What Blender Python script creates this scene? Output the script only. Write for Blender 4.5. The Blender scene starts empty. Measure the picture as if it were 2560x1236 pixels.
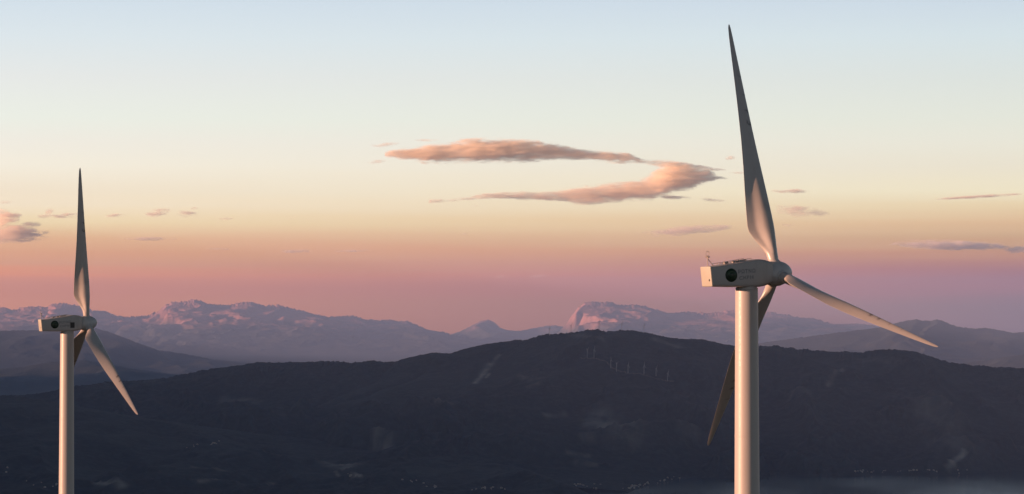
import bpy, bmesh, math, random
import numpy as np
from mathutils import Matrix, Vector

random.seed(4)
RNG = np.random.default_rng(11)
R = math.radians

# ------------------------------------------------------------------ camera, sky, sun, exposure
SEA = 0.0
CAM_Z = 800.0                      # the photographer stands on a ridge 800 m above the bay
F = 7000.0                         # focal length in pixels of the 2560 px wide photograph
PITCH = math.atan(182.0 / F)
SUN_ELEV = R(6.5)
SUN_AZ = R(194.0)                  # direction towards the sun, measured from +X towards +Y

scene = bpy.context.scene
cam_data = bpy.data.cameras.new('camera')
cam_data.sensor_width = 36.0
cam_data.lens = F / 2560.0 * 36.0
cam_data.clip_start = 0.5
cam_data.clip_end = 400000.0
cam = bpy.data.objects.new('camera', cam_data)
cam.location = (0, 0, CAM_Z)
cam.rotation_euler = (R(90) + PITCH, 0, 0)
scene.collection.objects.link(cam)
scene.camera = cam

scene.view_settings.view_transform = 'Standard'
scene.view_settings.look = 'None'
scene.view_settings.exposure = 1.35
scene.view_settings.gamma = 1.0
scene.view_settings.use_curve_mapping = False
scene.render.engine = 'CYCLES'
scene.cycles.use_denoising = True
scene.cycles.volume_bounces = 12
scene.cycles.max_bounces = 14
scene.cycles.volume_step_rate = 0.10
scene.cycles.volume_max_steps = 1024


def lin(c):
    return tuple(((v / 255.0) / 12.92 if v / 255.0 <= 0.04045 else ((v / 255.0 + 0.055) / 1.055) ** 2.4) for v in c)


# sky colours by height above the horizon: (tan of elevation, towards the sun side, away from it)
SKY = [
    (-0.0100, (0.508, 0.133, 0.003), (0.033, 0.003, 0.003)),
    (0.0057, (0.597, 0.156, 0.004), (0.039, 0.004, 0.004)),
    (0.0114, (0.572, 0.139, 0.004), (0.138, 0.004, 0.004)),
    (0.0157, (0.703, 0.184, 0.004), (0.150, 0.004, 0.004)),
    (0.0200, (0.539, 0.212, 0.062), (0.236, 0.058, 0.004)),
    (0.0243, (0.506, 0.226, 0.076), (0.312, 0.129, 0.022)),
    (0.0286, (0.499, 0.273, 0.113), (0.329, 0.195, 0.065)),
    (0.0343, (0.506, 0.399, 0.205), (0.396, 0.249, 0.103)),
    (0.0400, (0.498, 0.420, 0.281), (0.426, 0.336, 0.175)),
    (0.0457, (0.466, 0.402, 0.287), (0.446, 0.404, 0.264)),
    (0.0543, (0.460, 0.430, 0.343), (0.404, 0.378, 0.287)),
    (0.0629, (0.424, 0.410, 0.351), (0.387, 0.384, 0.314)),
    (0.0714, (0.392, 0.411, 0.360), (0.357, 0.373, 0.318)),
    (0.0857, (0.361, 0.376, 0.359), (0.320, 0.348, 0.324)),
    (0.1000, (0.317, 0.356, 0.367), (0.291, 0.339, 0.348)),
    (0.1143, (0.277, 0.325, 0.357), (0.253, 0.300, 0.338)),
]
world = bpy.data.worlds.new('World')
scene.world = world
world.use_nodes = True
wn, wl = world.node_tree.nodes, world.node_tree.links
wn.clear()


def wnode(t, **kw):
    n = wn.new(t)
    for k, v in kw.items():
        setattr(n, k, v)
    return n


def wmath(op, a, b=None, clamp=False):
    n = wn.new('ShaderNodeMath')
    n.operation = op
    n.use_clamp = clamp
    for i, v in enumerate((a, b)):
        if v is None:
            continue
        if isinstance(v, (int, float)):
            n.inputs[i].default_value = v
        else:
            wl.new(v, n.inputs[i])
    return n.outputs[0]


w_tc = wnode('ShaderNodeTexCoord')
w_sep = wnode('ShaderNodeSeparateXYZ')
wl.new(w_tc.outputs['Generated'], w_sep.inputs[0])
wx, wy, wz = w_sep.outputs
# faint level streaks of thin high haze that shift the height at which a colour is read
w_map = wnode('ShaderNodeMapping')
w_map.inputs['Scale'].default_value = (6.0, 6.0, 260.0)
wl.new(w_tc.outputs['Generated'], w_map.inputs[0])
w_noise = wnode('ShaderNodeTexNoise')
w_noise.inputs['Scale'].default_value = 1.0
w_noise.inputs['Detail'].default_value = 4.0
wl.new(w_map.outputs[0], w_noise.inputs['Vector'])
w_streak = wmath('MULTIPLY', wmath('SUBTRACT', w_noise.outputs[0], 0.5), 0.010)
w_fade = wmath('SUBTRACT', 1.0, wmath('DIVIDE', wz, 0.075), clamp=True)
w_h = wmath('ADD', wz, wmath('MULTIPLY', w_streak, w_fade))
w_t = wmath('DIVIDE', wmath('ADD', w_h, 0.01), 0.126, clamp=True)
ramps = []
for side in (1, 2):
    rp = wnode('ShaderNodeValToRGB')
    el = rp.color_ramp.elements
    while len(el) > 1:
        el.remove(el[-1])
    for i, row in enumerate(SKY):
        p = (row[0] + 0.01) / 0.126
        e = el[0] if i == 0 else el.new(p)
        e.position = p
        e.color = row[side] + (1,)
    wl.new(w_t, rp.inputs[0])
    ramps.append(rp)
w_side = wmath('ADD', wmath('MULTIPLY', wx, 2.6), 0.5, clamp=True)
w_mix = wnode('ShaderNodeMix', data_type='RGBA')
wl.new(w_side, w_mix.inputs['Factor'])
wl.new(ramps[0].outputs[0], w_mix.inputs['A'])
wl.new(ramps[1].outputs[0], w_mix.inputs['B'])
w_bg1 = wnode('ShaderNodeBackground')
wl.new(w_mix.outputs['Result'], w_bg1.inputs[0])
w_sky = wnode('ShaderNodeTexSky')
w_sky.sky_type = 'NISHITA'
w_sky.sun_disc = False
w_sky.sun_elevation = SUN_ELEV
w_sky.sun_rotation = R(90) - SUN_AZ
w_sky.altitude = 800.0
w_bg2 = wnode('ShaderNodeBackground')
w_bg2.inputs['Strength'].default_value = 0.026
wl.new(w_sky.outputs[0], w_bg2.inputs[0])
w_up = wnode('ShaderNodeMapRange', interpolation_type='SMOOTHSTEP')
w_up.inputs['From Min'].default_value = 0.11
w_up.inputs['From Max'].default_value = 0.42
wl.new(wz, w_up.inputs['Value'])
w_ms = wnode('ShaderNodeMixShader')
wl.new(w_up.outputs['Result'], w_ms.inputs[0])
wl.new(w_bg1.outputs[0], w_ms.inputs[1])
wl.new(w_bg2.outputs[0], w_ms.inputs[2])
w_out = wnode('ShaderNodeOutputWorld')
wl.new(w_ms.outputs[0], w_out.inputs['Surface'])

sun_data = bpy.data.lights.new('sun', 'SUN')
sun_data.energy = 5.0
sun_data.angle = R(0.5)
sun_data.color = (1.0, 0.50, 0.31)
sun = bpy.data.objects.new('sun', sun_data)
to_sun = Vector((math.cos(SUN_AZ) * math.cos(SUN_ELEV), math.sin(SUN_AZ) * math.cos(SUN_ELEV), math.sin(SUN_ELEV)))
sun.rotation_euler = to_sun.to_track_quat('Z', 'Y').to_euler()
sun.location = (-60, -20, CAM_Z + 80)
scene.collection.objects.link(sun)

HAZE_DENSITY = 1.4e-5
HAZE_COLOR = (0.33, 0.49, 0.86)


# ------------------------------------------------------------------ helpers
def ray(px, py):
    """slope of the sight line through a pixel of the photograph: dx/dy, dz/dy"""
    xc, zc = (px - 1280.0) / F, -(py - 618.0) / F
    dy = math.cos(PITCH) - zc * math.sin(PITCH)
    dz = math.sin(PITCH) + zc * math.cos(PITCH)
    return xc / dy, dz / dy


def at(px, py, y):
    s, k = ray(px, py)
    return Vector((s * y, y, CAM_Z + k * y))


def link(name, me, mat=None, parent=None, smooth=False):
    o = bpy.data.objects.new(name, me)
    scene.collection.objects.link(o)
    if mat is not None and len(me.materials) == 0:
        me.materials.append(mat)
    if parent is not None:
        o.parent = parent
    if smooth:
        me.polygons.foreach_set('use_smooth', [True] * len(me.polygons))
    return o


def empty(name, loc=(0, 0, 0), rz=0.0):
    o = bpy.data.objects.new(name, None)
    o.empty_display_size = 1.0
    scene.collection.objects.link(o)
    o.location = loc
    o.rotation_euler = (0, 0, rz)
    return o


def tag(o, label=None, cat=None, group=None, kind=None):
    for k, v in (('label', label), ('category', cat), ('group', group), ('kind', kind)):
        if v:
            o[k] = v
    return o


def mesh_from(name, verts, faces, smooth=True):
    me = bpy.data.meshes.new(name)
    me.from_pydata([tuple(v) for v in verts], [], faces)
    me.update()
    if smooth:
        me.polygons.foreach_set('use_smooth', [True] * len(me.polygons))
    return me


def loft(name, rings, cap0=True, cap1=True, smooth=True):
    n = len(rings[0])
    verts = [v for r in rings for v in r]
    faces = []
    for i in range(len(rings) - 1):
        for j in range(n):
            a, b = i * n + j, i * n + (j + 1) % n
            faces.append((a, b, b + n, a + n))
    if cap0:
        faces.append(tuple(range(n))[::-1])
    if cap1:
        faces.append(tuple((len(rings) - 1) * n + j for j in range(n)))
    me = mesh_from(name, verts, faces, smooth)
    bm = bmesh.new()
    bm.from_mesh(me)
    bmesh.ops.recalc_face_normals(bm, faces=bm.faces)
    bm.to_mesh(me)
    bm.free()
    return me


def lathe(name, prof, n=48, axis='z', cap0=True, cap1=True):
    rings = []
    for h, r in prof:
        ring = []
        for j in range(n):
            a = 2 * math.pi * j / n
            c, s = r * math.cos(a), r * math.sin(a)
            ring.append((h, c, s) if axis == 'x' else (c, s, h))
        rings.append(ring)
    return loft(name, rings, cap0, cap1)


def sharp(me, ang=35):
    try:
        me.set_sharp_from_angle(angle=R(ang))
    except Exception:
        pass
    return me


def bm_tube(bm, a, b, r, n=8):
    a, b = Vector(a), Vector(b)
    m = Matrix.Translation((a + b) / 2) @ (b - a).to_track_quat('Z', 'Y').to_matrix().to_4x4()
    bmesh.ops.create_cone(bm, cap_ends=True, segments=n, radius1=r, radius2=r, depth=(b - a).length, matrix=m)


def bm_box(bm, c, d, rot=None):
    m = Matrix.Translation(c)
    if rot is not None:
        m = m @ rot
    m = m @ Matrix.Diagonal((d[0], d[1], d[2], 1))
    bmesh.ops.create_cube(bm, size=1.0, matrix=m)


def bm_mesh(name, bm):
    me = bpy.data.meshes.new(name)
    bm.to_mesh(me)
    bm.free()
    return me


class Nodes:
    """small helper for building a material"""

    def __init__(self, name):
        self.m = bpy.data.materials.new(name)
        self.m.use_nodes = True
        self.t = self.m.node_tree
        self.t.nodes.clear()
        self.out = self.t.nodes.new('ShaderNodeOutputMaterial')

    def n(self, t, **kw):
        x = self.t.nodes.new(t)
        for k, v in kw.items():
            setattr(x, k, v)
        return x

    def put(self, sock, v):
        if isinstance(v, bpy.types.NodeSocket):
            self.t.links.new(v, sock)
        else:
            sock.default_value = v

    def math(self, op, a, b=None, c=None, clamp=False):
        x = self.n('ShaderNodeMath', operation=op, use_clamp=clamp)
        for i, v in enumerate((a, b, c)):
            if v is not None:
                self.put(x.inputs[i], v)
        return x.outputs[0]

    def mix(self, f, a, b):
        x = self.n('ShaderNodeMix', data_type='RGBA')
        self.put(x.inputs['Factor'], f)
        self.put(x.inputs['A'], a if isinstance(a, bpy.types.NodeSocket) else tuple(a) + (1,))
        self.put(x.inputs['B'], b if isinstance(b, bpy.types.NodeSocket) else tuple(b) + (1,))
        return x.outputs['Result']

    def noise(self, vec, scale, detail=5, rough=0.55, stretch=None, dist=0.0):
        if stretch is not None:
            mp = self.n('ShaderNodeMapping')
            mp.inputs['Scale'].default_value = stretch
            self.put(mp.inputs[0], vec)
            vec = mp.outputs[0]
        x = self.n('ShaderNodeTexNoise')
        self.put(x.inputs['Vector'], vec)
        x.inputs['Scale'].default_value = scale
        x.inputs['Detail'].default_value = detail
        x.inputs['Roughness'].default_value = rough
        x.inputs['Distortion'].default_value = dist
        return x.outputs[0]

    def step(self, v, lo, hi, a=0.0, b=1.0):
        x = self.n('ShaderNodeMapRange', interpolation_type='SMOOTHSTEP')
        self.put(x.inputs['Value'], v)
        x.inputs['From Min'].default_value = lo
        x.inputs['From Max'].default_value = hi
        x.inputs['To Min'].default_value = a
        x.inputs['To Max'].default_value = b
        return x.outputs['Result']

    def surface(self, color, rough=0.5, spec=0.5, bump=None, dist=0.02, strength=0.3):
        b = self.n('ShaderNodeBsdfPrincipled')
        self.put(b.inputs['Base Color'], color if isinstance(color, bpy.types.NodeSocket) else tuple(color) + (1,))
        self.put(b.inputs['Roughness'], rough)
        b.inputs['Specular IOR Level'].default_value = spec
        if bump is not None:
            bp = self.n('ShaderNodeBump')
            bp.inputs['Distance'].default_value = dist
            bp.inputs['Strength'].default_value = strength
            self.put(bp.inputs['Height'], bump)
            self.t.links.new(bp.outputs[0], b.inputs['Normal'])
        self.t.links.new(b.outputs[0], self.out.inputs['Surface'])
        return self.m


# ------------------------------------------------------------------ noise for the terrain
_P = RNG.permutation(512)
_P = np.concatenate([_P, _P])
_G = np.stack([np.cos(np.linspace(0, 2 * np.pi, 16, endpoint=False)), np.sin(np.linspace(0, 2 * np.pi, 16, endpoint=False))], 1)


def perlin(x, y):
    xi, yi = np.floor(x).astype(int), np.floor(y).astype(int)
    xf, yf = x - xi, y - yi
    u, v = xf ** 3 * (xf * (xf * 6 - 15) + 10), yf ** 3 * (yf * (yf * 6 - 15) + 10)

    def g(ix, iy, dx, dy):
        h = _P[(_P[ix % 512] + iy) % 512] % 16
        return _G[h, 0] * dx + _G[h, 1] * dy
    a, b = g(xi, yi, xf, yf), g(xi + 1, yi, xf - 1, yf)
    c, d = g(xi, yi + 1, xf, yf - 1), g(xi + 1, yi + 1, xf - 1, yf - 1)
    return (a + u * (b - a)) * (1 - v) + (c + u * (d - c)) * v


def fbm(x, y, oct=5, gain=0.5):
    s, a, f = 0, 1.0, 1.0
    for k in range(oct):
        s = s + a * perlin(x * f + 17.3 * k, y * f - 9.1 * k)
        a *= gain
        f *= 2.03
    return s


def ridged(x, y, oct=5, gain=0.5):
    s, a, f, w = 0, 1.0, 1.0, 1.0
    for k in range(oct):
        n = 1 - np.abs(perlin(x * f + 31.7 * k, y * f + 5.9 * k)) * 2
        n = n * n * w
        w = np.clip(n * 1.6, 0, 1)
        s = s + a * n
        a *= gain
        f *= 2.07
    return s


# ------------------------------------------------------------------ terrain
RANGES = []


class Range:
    """a ridge: its crest line runs at about y = yc; it falls to its foot in front and behind"""

    def __init__(self, name, skyline, yc, front, back, foot, relief, scale, jag, mat, ns=520, ny=150, pf=1.25, slope_pow=1.0, feet=None, bare=(), seed=0.0, warp=900.0):
        p = np.array(skyline, float)
        ss, kk = zip(*[ray(a, b) for a, b in p])
        self.s = np.linspace(min(ss), max(ss), ns)
        k = np.interp(self.s, ss, kk)
        self.Y = np.concatenate([np.linspace(yc - front, yc, int(ny * 0.75), endpoint=False), np.linspace(yc, yc + back, ny - int(ny * 0.75))])
        S, Y = np.meshgrid(self.s, self.Y, indexing='ij')
        X = S * Y
        jg = fbm(self.s * 900.0 / 1.0 + seed, self.s * 0 + 3.3 + seed, 6, 0.72) * jag
        zc = CAM_Z + k * yc
        yb0 = np.where(Y < yc, (yc - Y) / front, (Y - yc) / back)
        bend = np.clip(yb0 * 3.0, 0, 1) * warp / yc * (fbm(X / (scale * 1.4) + 5 * seed, Y / (scale * 2.2) - seed, 4) * 1.6)
        zc2 = np.interp((S + bend).ravel(), self.s, zc).reshape(S.shape)
        yb = np.where(Y < yc, -(yc - Y) / front, (Y - yc) / back)
        f = np.clip(1 - np.abs(yb), 0, 1)
        f = np.where(yb < 0, f ** pf, f ** 1.1)
        ft = foot if feet is None else np.interp(self.s, *feet)[:, None]
        wx_ = fbm(X / (scale * 0.8) + 3 * seed, Y / (scale * 0.8), 3) * 0.35
        rel = ridged(X / scale + seed + wx_, Y / (scale * 1.5) * slope_pow + seed + wx_, 7, 0.56)
        rel2 = fbm(X / (scale * 3) - seed, Y / (scale * 3), 4)
        hold = np.clip(1 - f ** 4, 0, 1) * np.clip(f * 4, 0, 1)
        z = ft + (zc2 - ft) * f + relief * hold * ((rel - 0.75) * 0.8 + rel2 * 0.7)
        z = z + np.interp((S + bend * 4.0).ravel(), self.s, jg).reshape(S.shape) * f ** 10
        # keep every slope below its own skyline
        top = CAM_Z + ((zc - jag)[:, None] - CAM_Z) / yc * Y - 0.004 * np.abs(yc - Y)
        z = np.minimum(z, np.where(f > 0.97, 1e9, top))
        self.z, self.X = z, X
        self.ns, self.ny = z.shape
        verts = np.stack([X, Y, z], -1).reshape(-1, 3)
        idx = np.arange(self.ns * self.ny).reshape(self.ns, self.ny)
        faces = np.stack([idx[:-1, :-1], idx[1:, :-1], idx[1:, 1:], idx[:-1, 1:]], -1).reshape(-1, 4)
        me = bpy.data.meshes.new(name)
        me.vertices.add(len(verts))
        me.vertices.foreach_set('co', verts.ravel())
        me.loops.add(faces.size)
        me.loops.foreach_set('vertex_index', faces.ravel())
        me.polygons.add(len(faces))
        me.polygons.foreach_set('loop_start', np.arange(0, faces.size, 4))
        me.polygons.foreach_set('loop_total', np.full(len(faces), 4))
        me.polygons.foreach_set('use_smooth', np.ones(len(faces), bool))
        me.update(calc_edges=True)
        me.validate()
        self.o = link(name, me, mat)
        tag(self.o, kind='structure')
        self.me = me
        RANGES.append(self)

    def sample(self, s, y):
        if not (self.s[0] <= s <= self.s[-1] and self.Y[0] <= y <= self.Y[-1]):
            return -1e9
        i = np.interp(s, self.s, np.arange(self.ns))
        j = np.interp(y, self.Y, np.arange(self.ny))
        i0, j0 = min(int(i), self.ns - 2), min(int(j), self.ny - 2)
        a, b = i - i0, j - j0
        z = self.z
        return (z[i0, j0] * (1 - a) + z[i0 + 1, j0] * a) * (1 - b) + (z[i0, j0 + 1] * (1 - a) + z[i0 + 1, j0 + 1] * a) * b

    def paint(self, strokes):
        """where the soil or rock lies bare: capsules between two points of the slope, stored per vertex"""
        X, Y = self.X, np.meshgrid(self.s, self.Y, indexing='ij')[1]
        m = np.zeros_like(X)
        for a, b, w, v in strokes:
            dx, dy = b[0] - a[0], b[1] - a[1]
            L = dx * dx + dy * dy + 1e-6
            t = np.clip(((X - a[0]) * dx + (Y - a[1]) * dy) / L, 0, 1)
            d = np.hypot(X - a[0] - t * dx, (Y - a[1] - t * dy) * 0.45)
            n = 0.75 + 0.9 * fbm(X / 90.0, Y / 130.0, 4)
            m = np.maximum(m, v * np.clip(n, 0, 1.3) * np.exp(-(d / w) ** 2))
        at_ = self.me.attributes.new('bare', 'FLOAT', 'POINT')
        at_.data.foreach_set('value', m.ravel().astype(np.float32))


def hit(px, py):
    """first terrain point on the sight line through a pixel"""
    s, k = ray(px, py)
    for y in np.arange(11000.0, 60000.0, 20.0):
        z = CAM_Z + k * y
        if z < SEA:
            return None
        h = max(r.sample(s, y) for r in RANGES)
        if h >= z:
            return Vector((s * y, y, h))
    return None


def terrain_mat(name, dark, mid, pale, scale, pale_at=0.62, rough=0.95, bare=False, base_shade_z=None):
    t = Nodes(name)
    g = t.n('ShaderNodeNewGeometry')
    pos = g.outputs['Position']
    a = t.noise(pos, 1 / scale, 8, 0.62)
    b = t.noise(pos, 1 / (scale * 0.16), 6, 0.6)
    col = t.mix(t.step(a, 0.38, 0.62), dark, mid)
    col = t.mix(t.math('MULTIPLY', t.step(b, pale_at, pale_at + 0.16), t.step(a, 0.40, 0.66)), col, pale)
    if base_shade_z:
        # darker colour painted over the lower slopes in place of shade, rock above
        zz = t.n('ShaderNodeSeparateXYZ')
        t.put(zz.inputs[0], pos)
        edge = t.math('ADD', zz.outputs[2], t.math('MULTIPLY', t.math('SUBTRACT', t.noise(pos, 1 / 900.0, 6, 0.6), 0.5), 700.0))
        col = t.mix(t.step(edge, base_shade_z - 260, base_shade_z + 200), t.mix(a, (0.035, 0.04, 0.036), (0.06, 0.062, 0.055)), col)
    if bare:
        cn = t.noise(pos, 1 / 38.0, 4, 0.7)
        col = t.mix(t.step(cn, 0.40, 0.66), col, tuple(c * 1.9 for c in mid))
        at_ = t.n('ShaderNodeAttribute', attribute_name='bare')
        col = t.mix(t.math('MINIMUM', at_.outputs['Fac'], 1.0), col, (0.34, 0.31, 0.27))
    return t.surface(col, rough, 0.1, bump=b, dist=scale * 0.03, strength=0.5)


M_far = terrain_mat('pale_mountain_rock', (0.34, 0.18, 0.165), (0.37, 0.195, 0.18), (0.39, 0.21, 0.19), 900, 0.56, base_shade_z=720.0)
M_mid = terrain_mat('scrub_hillside', (0.024, 0.032, 0.034), (0.036, 0.044, 0.044), (0.052, 0.056, 0.055), 900, 0.60)
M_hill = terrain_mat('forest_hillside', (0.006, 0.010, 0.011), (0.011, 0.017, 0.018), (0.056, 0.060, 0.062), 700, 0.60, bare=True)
M_near = terrain_mat('dry_ridge_grass', (0.06, 0.06, 0.04), (0.10, 0.09, 0.06), (0.2, 0.18, 0.15), 12, 0.60)

far_left = [(-420, 800), (-200, 788), (-100, 781), (-40, 776), (0, 769), (15, 770), (32, 776), (60, 770), (75, 767), (120, 768), (128, 760), (150, 758), (175, 762), (215, 769), (235, 778), (262, 778), (290, 791), (330, 793), (370, 790), (395, 778), (415, 762), (430, 756), (460, 755), (485, 749), (500, 753), (515, 760), (545, 763), (575, 764), (600, 757), (625, 754), (640, 760), (665, 765), (697, 763), (720, 770), (750, 776), (775, 783), (820, 794), (860, 791), (890, 791), (910, 800), (950, 801), (975, 799), (1000, 805), (1020, 803), (1045, 815), (1065, 825), (1100, 830), (1125, 838), (1200, 850), (1320, 866), (1440, 880)]
far_peak = [(900, 870), (1040, 852), (1125, 837), (1160, 825), (1200, 803), (1222, 799), (1238, 808), (1250, 820), (1270, 826), (1300, 828), (1330, 822), (1365, 815), (1390, 814), (1415, 820), (1500, 835), (1640, 850)]
far_right = [(1250, 880), (1370, 850), (1395, 832), (1415, 812), (1430, 790), (1445, 770), (1460, 758), (1480, 756), (1500, 757), (1520, 754), (1540, 760), (1560, 763), (1585, 761), (1610, 766), (1640, 775), (1665, 782), (1700, 781), (1735, 780), (1760, 784), (1790, 783), (1820, 777), (1840, 774), (1870, 777), (1900, 780), (1930, 781), (1960, 786), (1990, 792), (2030, 797), (2070, 808), (2100, 812), (2140, 810), (2180, 814), (2210, 819), (2300, 834), (2420, 850), (2560, 860), (2800, 870)]
right_hills = [(1700, 890), (1850, 866), (1960, 850), (2080, 834), (2160, 824), (2205, 818), (2235, 809), (2260, 803), (2290, 799), (2305, 801), (2325, 803), (2342, 798), (2358, 803), (2378, 812), (2400, 818), (2440, 822), (2465, 820), (2500, 826), (2535, 833), (2560, 830), (2640, 822), (2760, 815), (2950, 820)]
left_hill = [(-420, 846), (-200, 834), (-60, 829), (0, 827), (100, 826), (160, 818), (200, 813), (240, 821), (275, 831), (300, 840), (350, 860), (400, 877), (450, 883), (480, 889), (540, 900), (600, 906), (700, 913), (820, 920), (1000, 940)]
left_low = [(-420, 950), (-150, 938), (0, 922), (60, 917), (130, 905), (215, 901), (280, 912), (330, 922), (420, 934), (560, 945), (700, 960)]
right_low = [(2200, 945), (2330, 925), (2405, 908), (2460, 902), (2510, 893), (2560, 886), (2650, 875), (2800, 868), (2950, 866)]
main_hill = [(-420, 1015), (-200, 1004), (0, 990), (60, 988), (110, 983), (190, 966), (280, 955), (330, 953), (400, 948), (450, 938), (500, 928), (550, 920), (600, 913), (650, 906), (700, 907), (780, 905), (830, 902), (860, 905), (875, 908), (930, 902), (960, 905), (990, 906), (1010, 898), (1060, 886), (1090, 882), (1110, 883), (1130, 885), (1165, 873), (1220, 860), (1290, 851), (1320, 849), (1355, 838), (1380, 835), (1430, 832), (1470, 824), (1490, 824), (1515, 829), (1550, 825), (1590, 828), (1620, 833), (1670, 845), (1700, 849), (1740, 848), (1760, 849), (1795, 858), (1840, 866), (1900, 866), (1940, 865), (1990, 872), (2060, 878), (2120, 880), (2150, 882), (2190, 875), (2225, 873), (2260, 876), (2290, 880), (2330, 893), (2380, 908), (2430, 913), (2500, 918), (2560, 921), (2700, 930), (2950, 950)]
near_slope = [(-420, 955), (-200, 972), (0, 988), (60, 994), (130, 1004), (300, 1036), (500, 1066), (700, 1090), (900, 1110), (1100, 1130), (1300, 1165), (1420, 1205), (1520, 1250), (1600, 1280)]

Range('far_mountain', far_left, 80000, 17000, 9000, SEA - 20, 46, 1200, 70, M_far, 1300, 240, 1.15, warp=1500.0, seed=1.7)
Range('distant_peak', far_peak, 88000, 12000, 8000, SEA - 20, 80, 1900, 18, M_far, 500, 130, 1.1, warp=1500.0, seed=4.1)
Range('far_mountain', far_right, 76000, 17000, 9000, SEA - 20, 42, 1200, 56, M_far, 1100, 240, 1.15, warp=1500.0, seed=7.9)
Range('hill_range', right_hills, 44000, 8500, 5000, SEA - 20, 45, 1600, 14, M_mid, 460, 120, 1.2, seed=2.6)
Range('hill_range', left_hill, 48000, 7500, 5000, SEA - 20, 34, 1500, 10, M_mid, 420, 120, 1.2, seed=9.3)
Range('hill_range', left_low, 37000, 9000, 3000, SEA - 20, 40, 1300, 7, M_mid, 300, 90, 1.1, seed=5.5)
Range('hill_range', right_low, 35000, 3200, 3000, SEA - 20, 40, 1300, 7, M_mid, 260, 90, 1.1, seed=6.2)
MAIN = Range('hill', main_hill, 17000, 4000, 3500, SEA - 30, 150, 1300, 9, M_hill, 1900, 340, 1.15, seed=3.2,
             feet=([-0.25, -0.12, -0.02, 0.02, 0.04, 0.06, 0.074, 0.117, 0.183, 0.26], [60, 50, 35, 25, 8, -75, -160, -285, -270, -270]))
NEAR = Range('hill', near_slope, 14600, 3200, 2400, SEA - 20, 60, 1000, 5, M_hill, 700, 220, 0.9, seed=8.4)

# pale scars, bare fields and rock on the two dark slopes
strokes = {MAIN: [], NEAR: []}
for a, b, w, v in [((1188, 958), (1206, 938), 7, .9), ((1208, 936), (1226, 912), 9, .8), ((1226, 912), (1248, 890), 6, .45), ((1215, 945), (1222, 936), 5, .6), ((1500, 1050), (1560, 1062), 40, .5), ((1470, 1060), (1510, 1050), 20, .35), ((2330, 1010), (2390, 1100), 50, .2), ((2310, 1020), (2340, 1060), 30, .15), ((2380, 1160), (2412, 1132), 9, .8), ((2368, 1172), (2385, 1158), 8, .4), ((830, 1162), (868, 1166), 26, .62), ((875, 1186), (898, 1191), 9, .7), ((840, 1182), (870, 1187), 6, .4), ((245, 1208), (305, 1216), 14, .6), ((945, 1100), (965, 1115), 16, .45), ((560, 1004), (640, 1006), 14, .22), ((1455, 1085), (1480, 1095), 12, .2), ((1420, 1135), (1470, 1142), 7, .3), ((1440, 1158), (1490, 1166), 7, .3), ((500, 1205), (680, 1210), 9, .25), ((480, 1170), (560, 1178), 8, .2), ((2070, 965), (2078, 940), 8, .35), ((2078, 940), (2105, 925), 7, .3), ((1365, 1040), (1410, 1040), 10, .25), ((1300, 940), (1345, 948), 14, .2), ((1320, 965), (1350, 955), 10, .2), ((1640, 850), (1690, 868), 14, .25), ((1440, 838), (1500, 845), 16, .2), ((2160, 900), (2230, 905), 20, .12), ((1090, 1010), (1130, 1010), 9, .2), ((1980, 980), (2020, 985), 12, .15), ((1700, 1060), (1740, 1075), 14, .15)]:
    pa, pb = hit(*a), hit(*b)
    if pa is None or pb is None:
        continue
    for rg in (MAIN, NEAR):
        if abs(rg.sample(pa.x / pa.y, pa.y) - pa.z) < 1.0:
            strokes[rg].append((pa, pb, w * pa.y / F, v))
for rg in (MAIN, NEAR):
    rg.paint(strokes[rg])

# the evening mountain west of the valley, left of the picture: it throws its shade over bay and slopes
nx, nyy = 60, 260
wxs = np.linspace(-13000, -6300, nx)
wys = np.linspace(-9000, 34500, nyy)
WX, WY = np.meshgrid(wxs, wys, indexing='ij')
crest = CAM_Z + np.interp(WY, [-9000, 2000, 6000, 16000, 19500, 23000, 50000], [985, 985, 1290, 1330, 800, 450, 400]) + 90 * fbm(WY / 6000.0, WY * 0 + 7.7, 5)
fall = np.clip(1 - np.abs(WX + 9600) / 3200, 0, 1) ** 0.9
edge = np.clip((34500 - WY) / 2500, 0, 1) * np.clip((WY + 9000) / 2500, 0, 1)
WZ = SEA - 30 + (crest - SEA + 30) * fall * edge + 120 * (ridged(WX / 1800, WY / 1800, 5) - 0.8) * np.clip(1 - fall ** 4, 0, 1) * np.clip(fall * 4, 0, 1)
idx = np.arange(nx * nyy).reshape(nx, nyy)
fc = np.stack([idx[:-1, :-1], idx[1:, :-1], idx[1:, 1:], idx[:-1, 1:]], -1).reshape(-1, 4)
tag(link('western_mountain', mesh_from('western_mountain', np.stack([WX, WY, WZ], -1).reshape(-1, 3), [tuple(int(i) for i in f) for f in fc]), M_mid), kind='structure')

# the bay, and one sheet of land under everything out to the horizon
t = Nodes('bay_water')
pos = t.n('ShaderNodeNewGeometry').outputs['Position']
wv = t.noise(pos, 1 / 18.0, 5, 0.6, stretch=(1, 0.5, 1))
calm = t.noise(pos, 1 / 900.0, 4, 0.5, stretch=(1, 0.35, 1))
M_water = t.surface(t.mix(calm, (0.012, 0.028, 0.040), (0.020, 0.040, 0.055)), t.step(calm, 0.35, 0.65, 0.10, 0.20), 0.5, bump=wv, dist=0.5, strength=0.10)
me = mesh_from('water', [(-30000, 6000, SEA), (30000, 6000, SEA), (30000, 16800, SEA), (-30000, 16800, SEA)], [(0, 1, 2, 3)], False)
tag(link('water', me, M_water), kind='structure')
me = mesh_from('ground', [(-70000, -30000, SEA - 3), (70000, -30000, SEA - 3), (70000, 95000, SEA - 3), (-70000, 95000, SEA - 3)], [(0, 1, 2, 3)], False)
tag(link('ground', me, M_mid), kind='structure')


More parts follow.
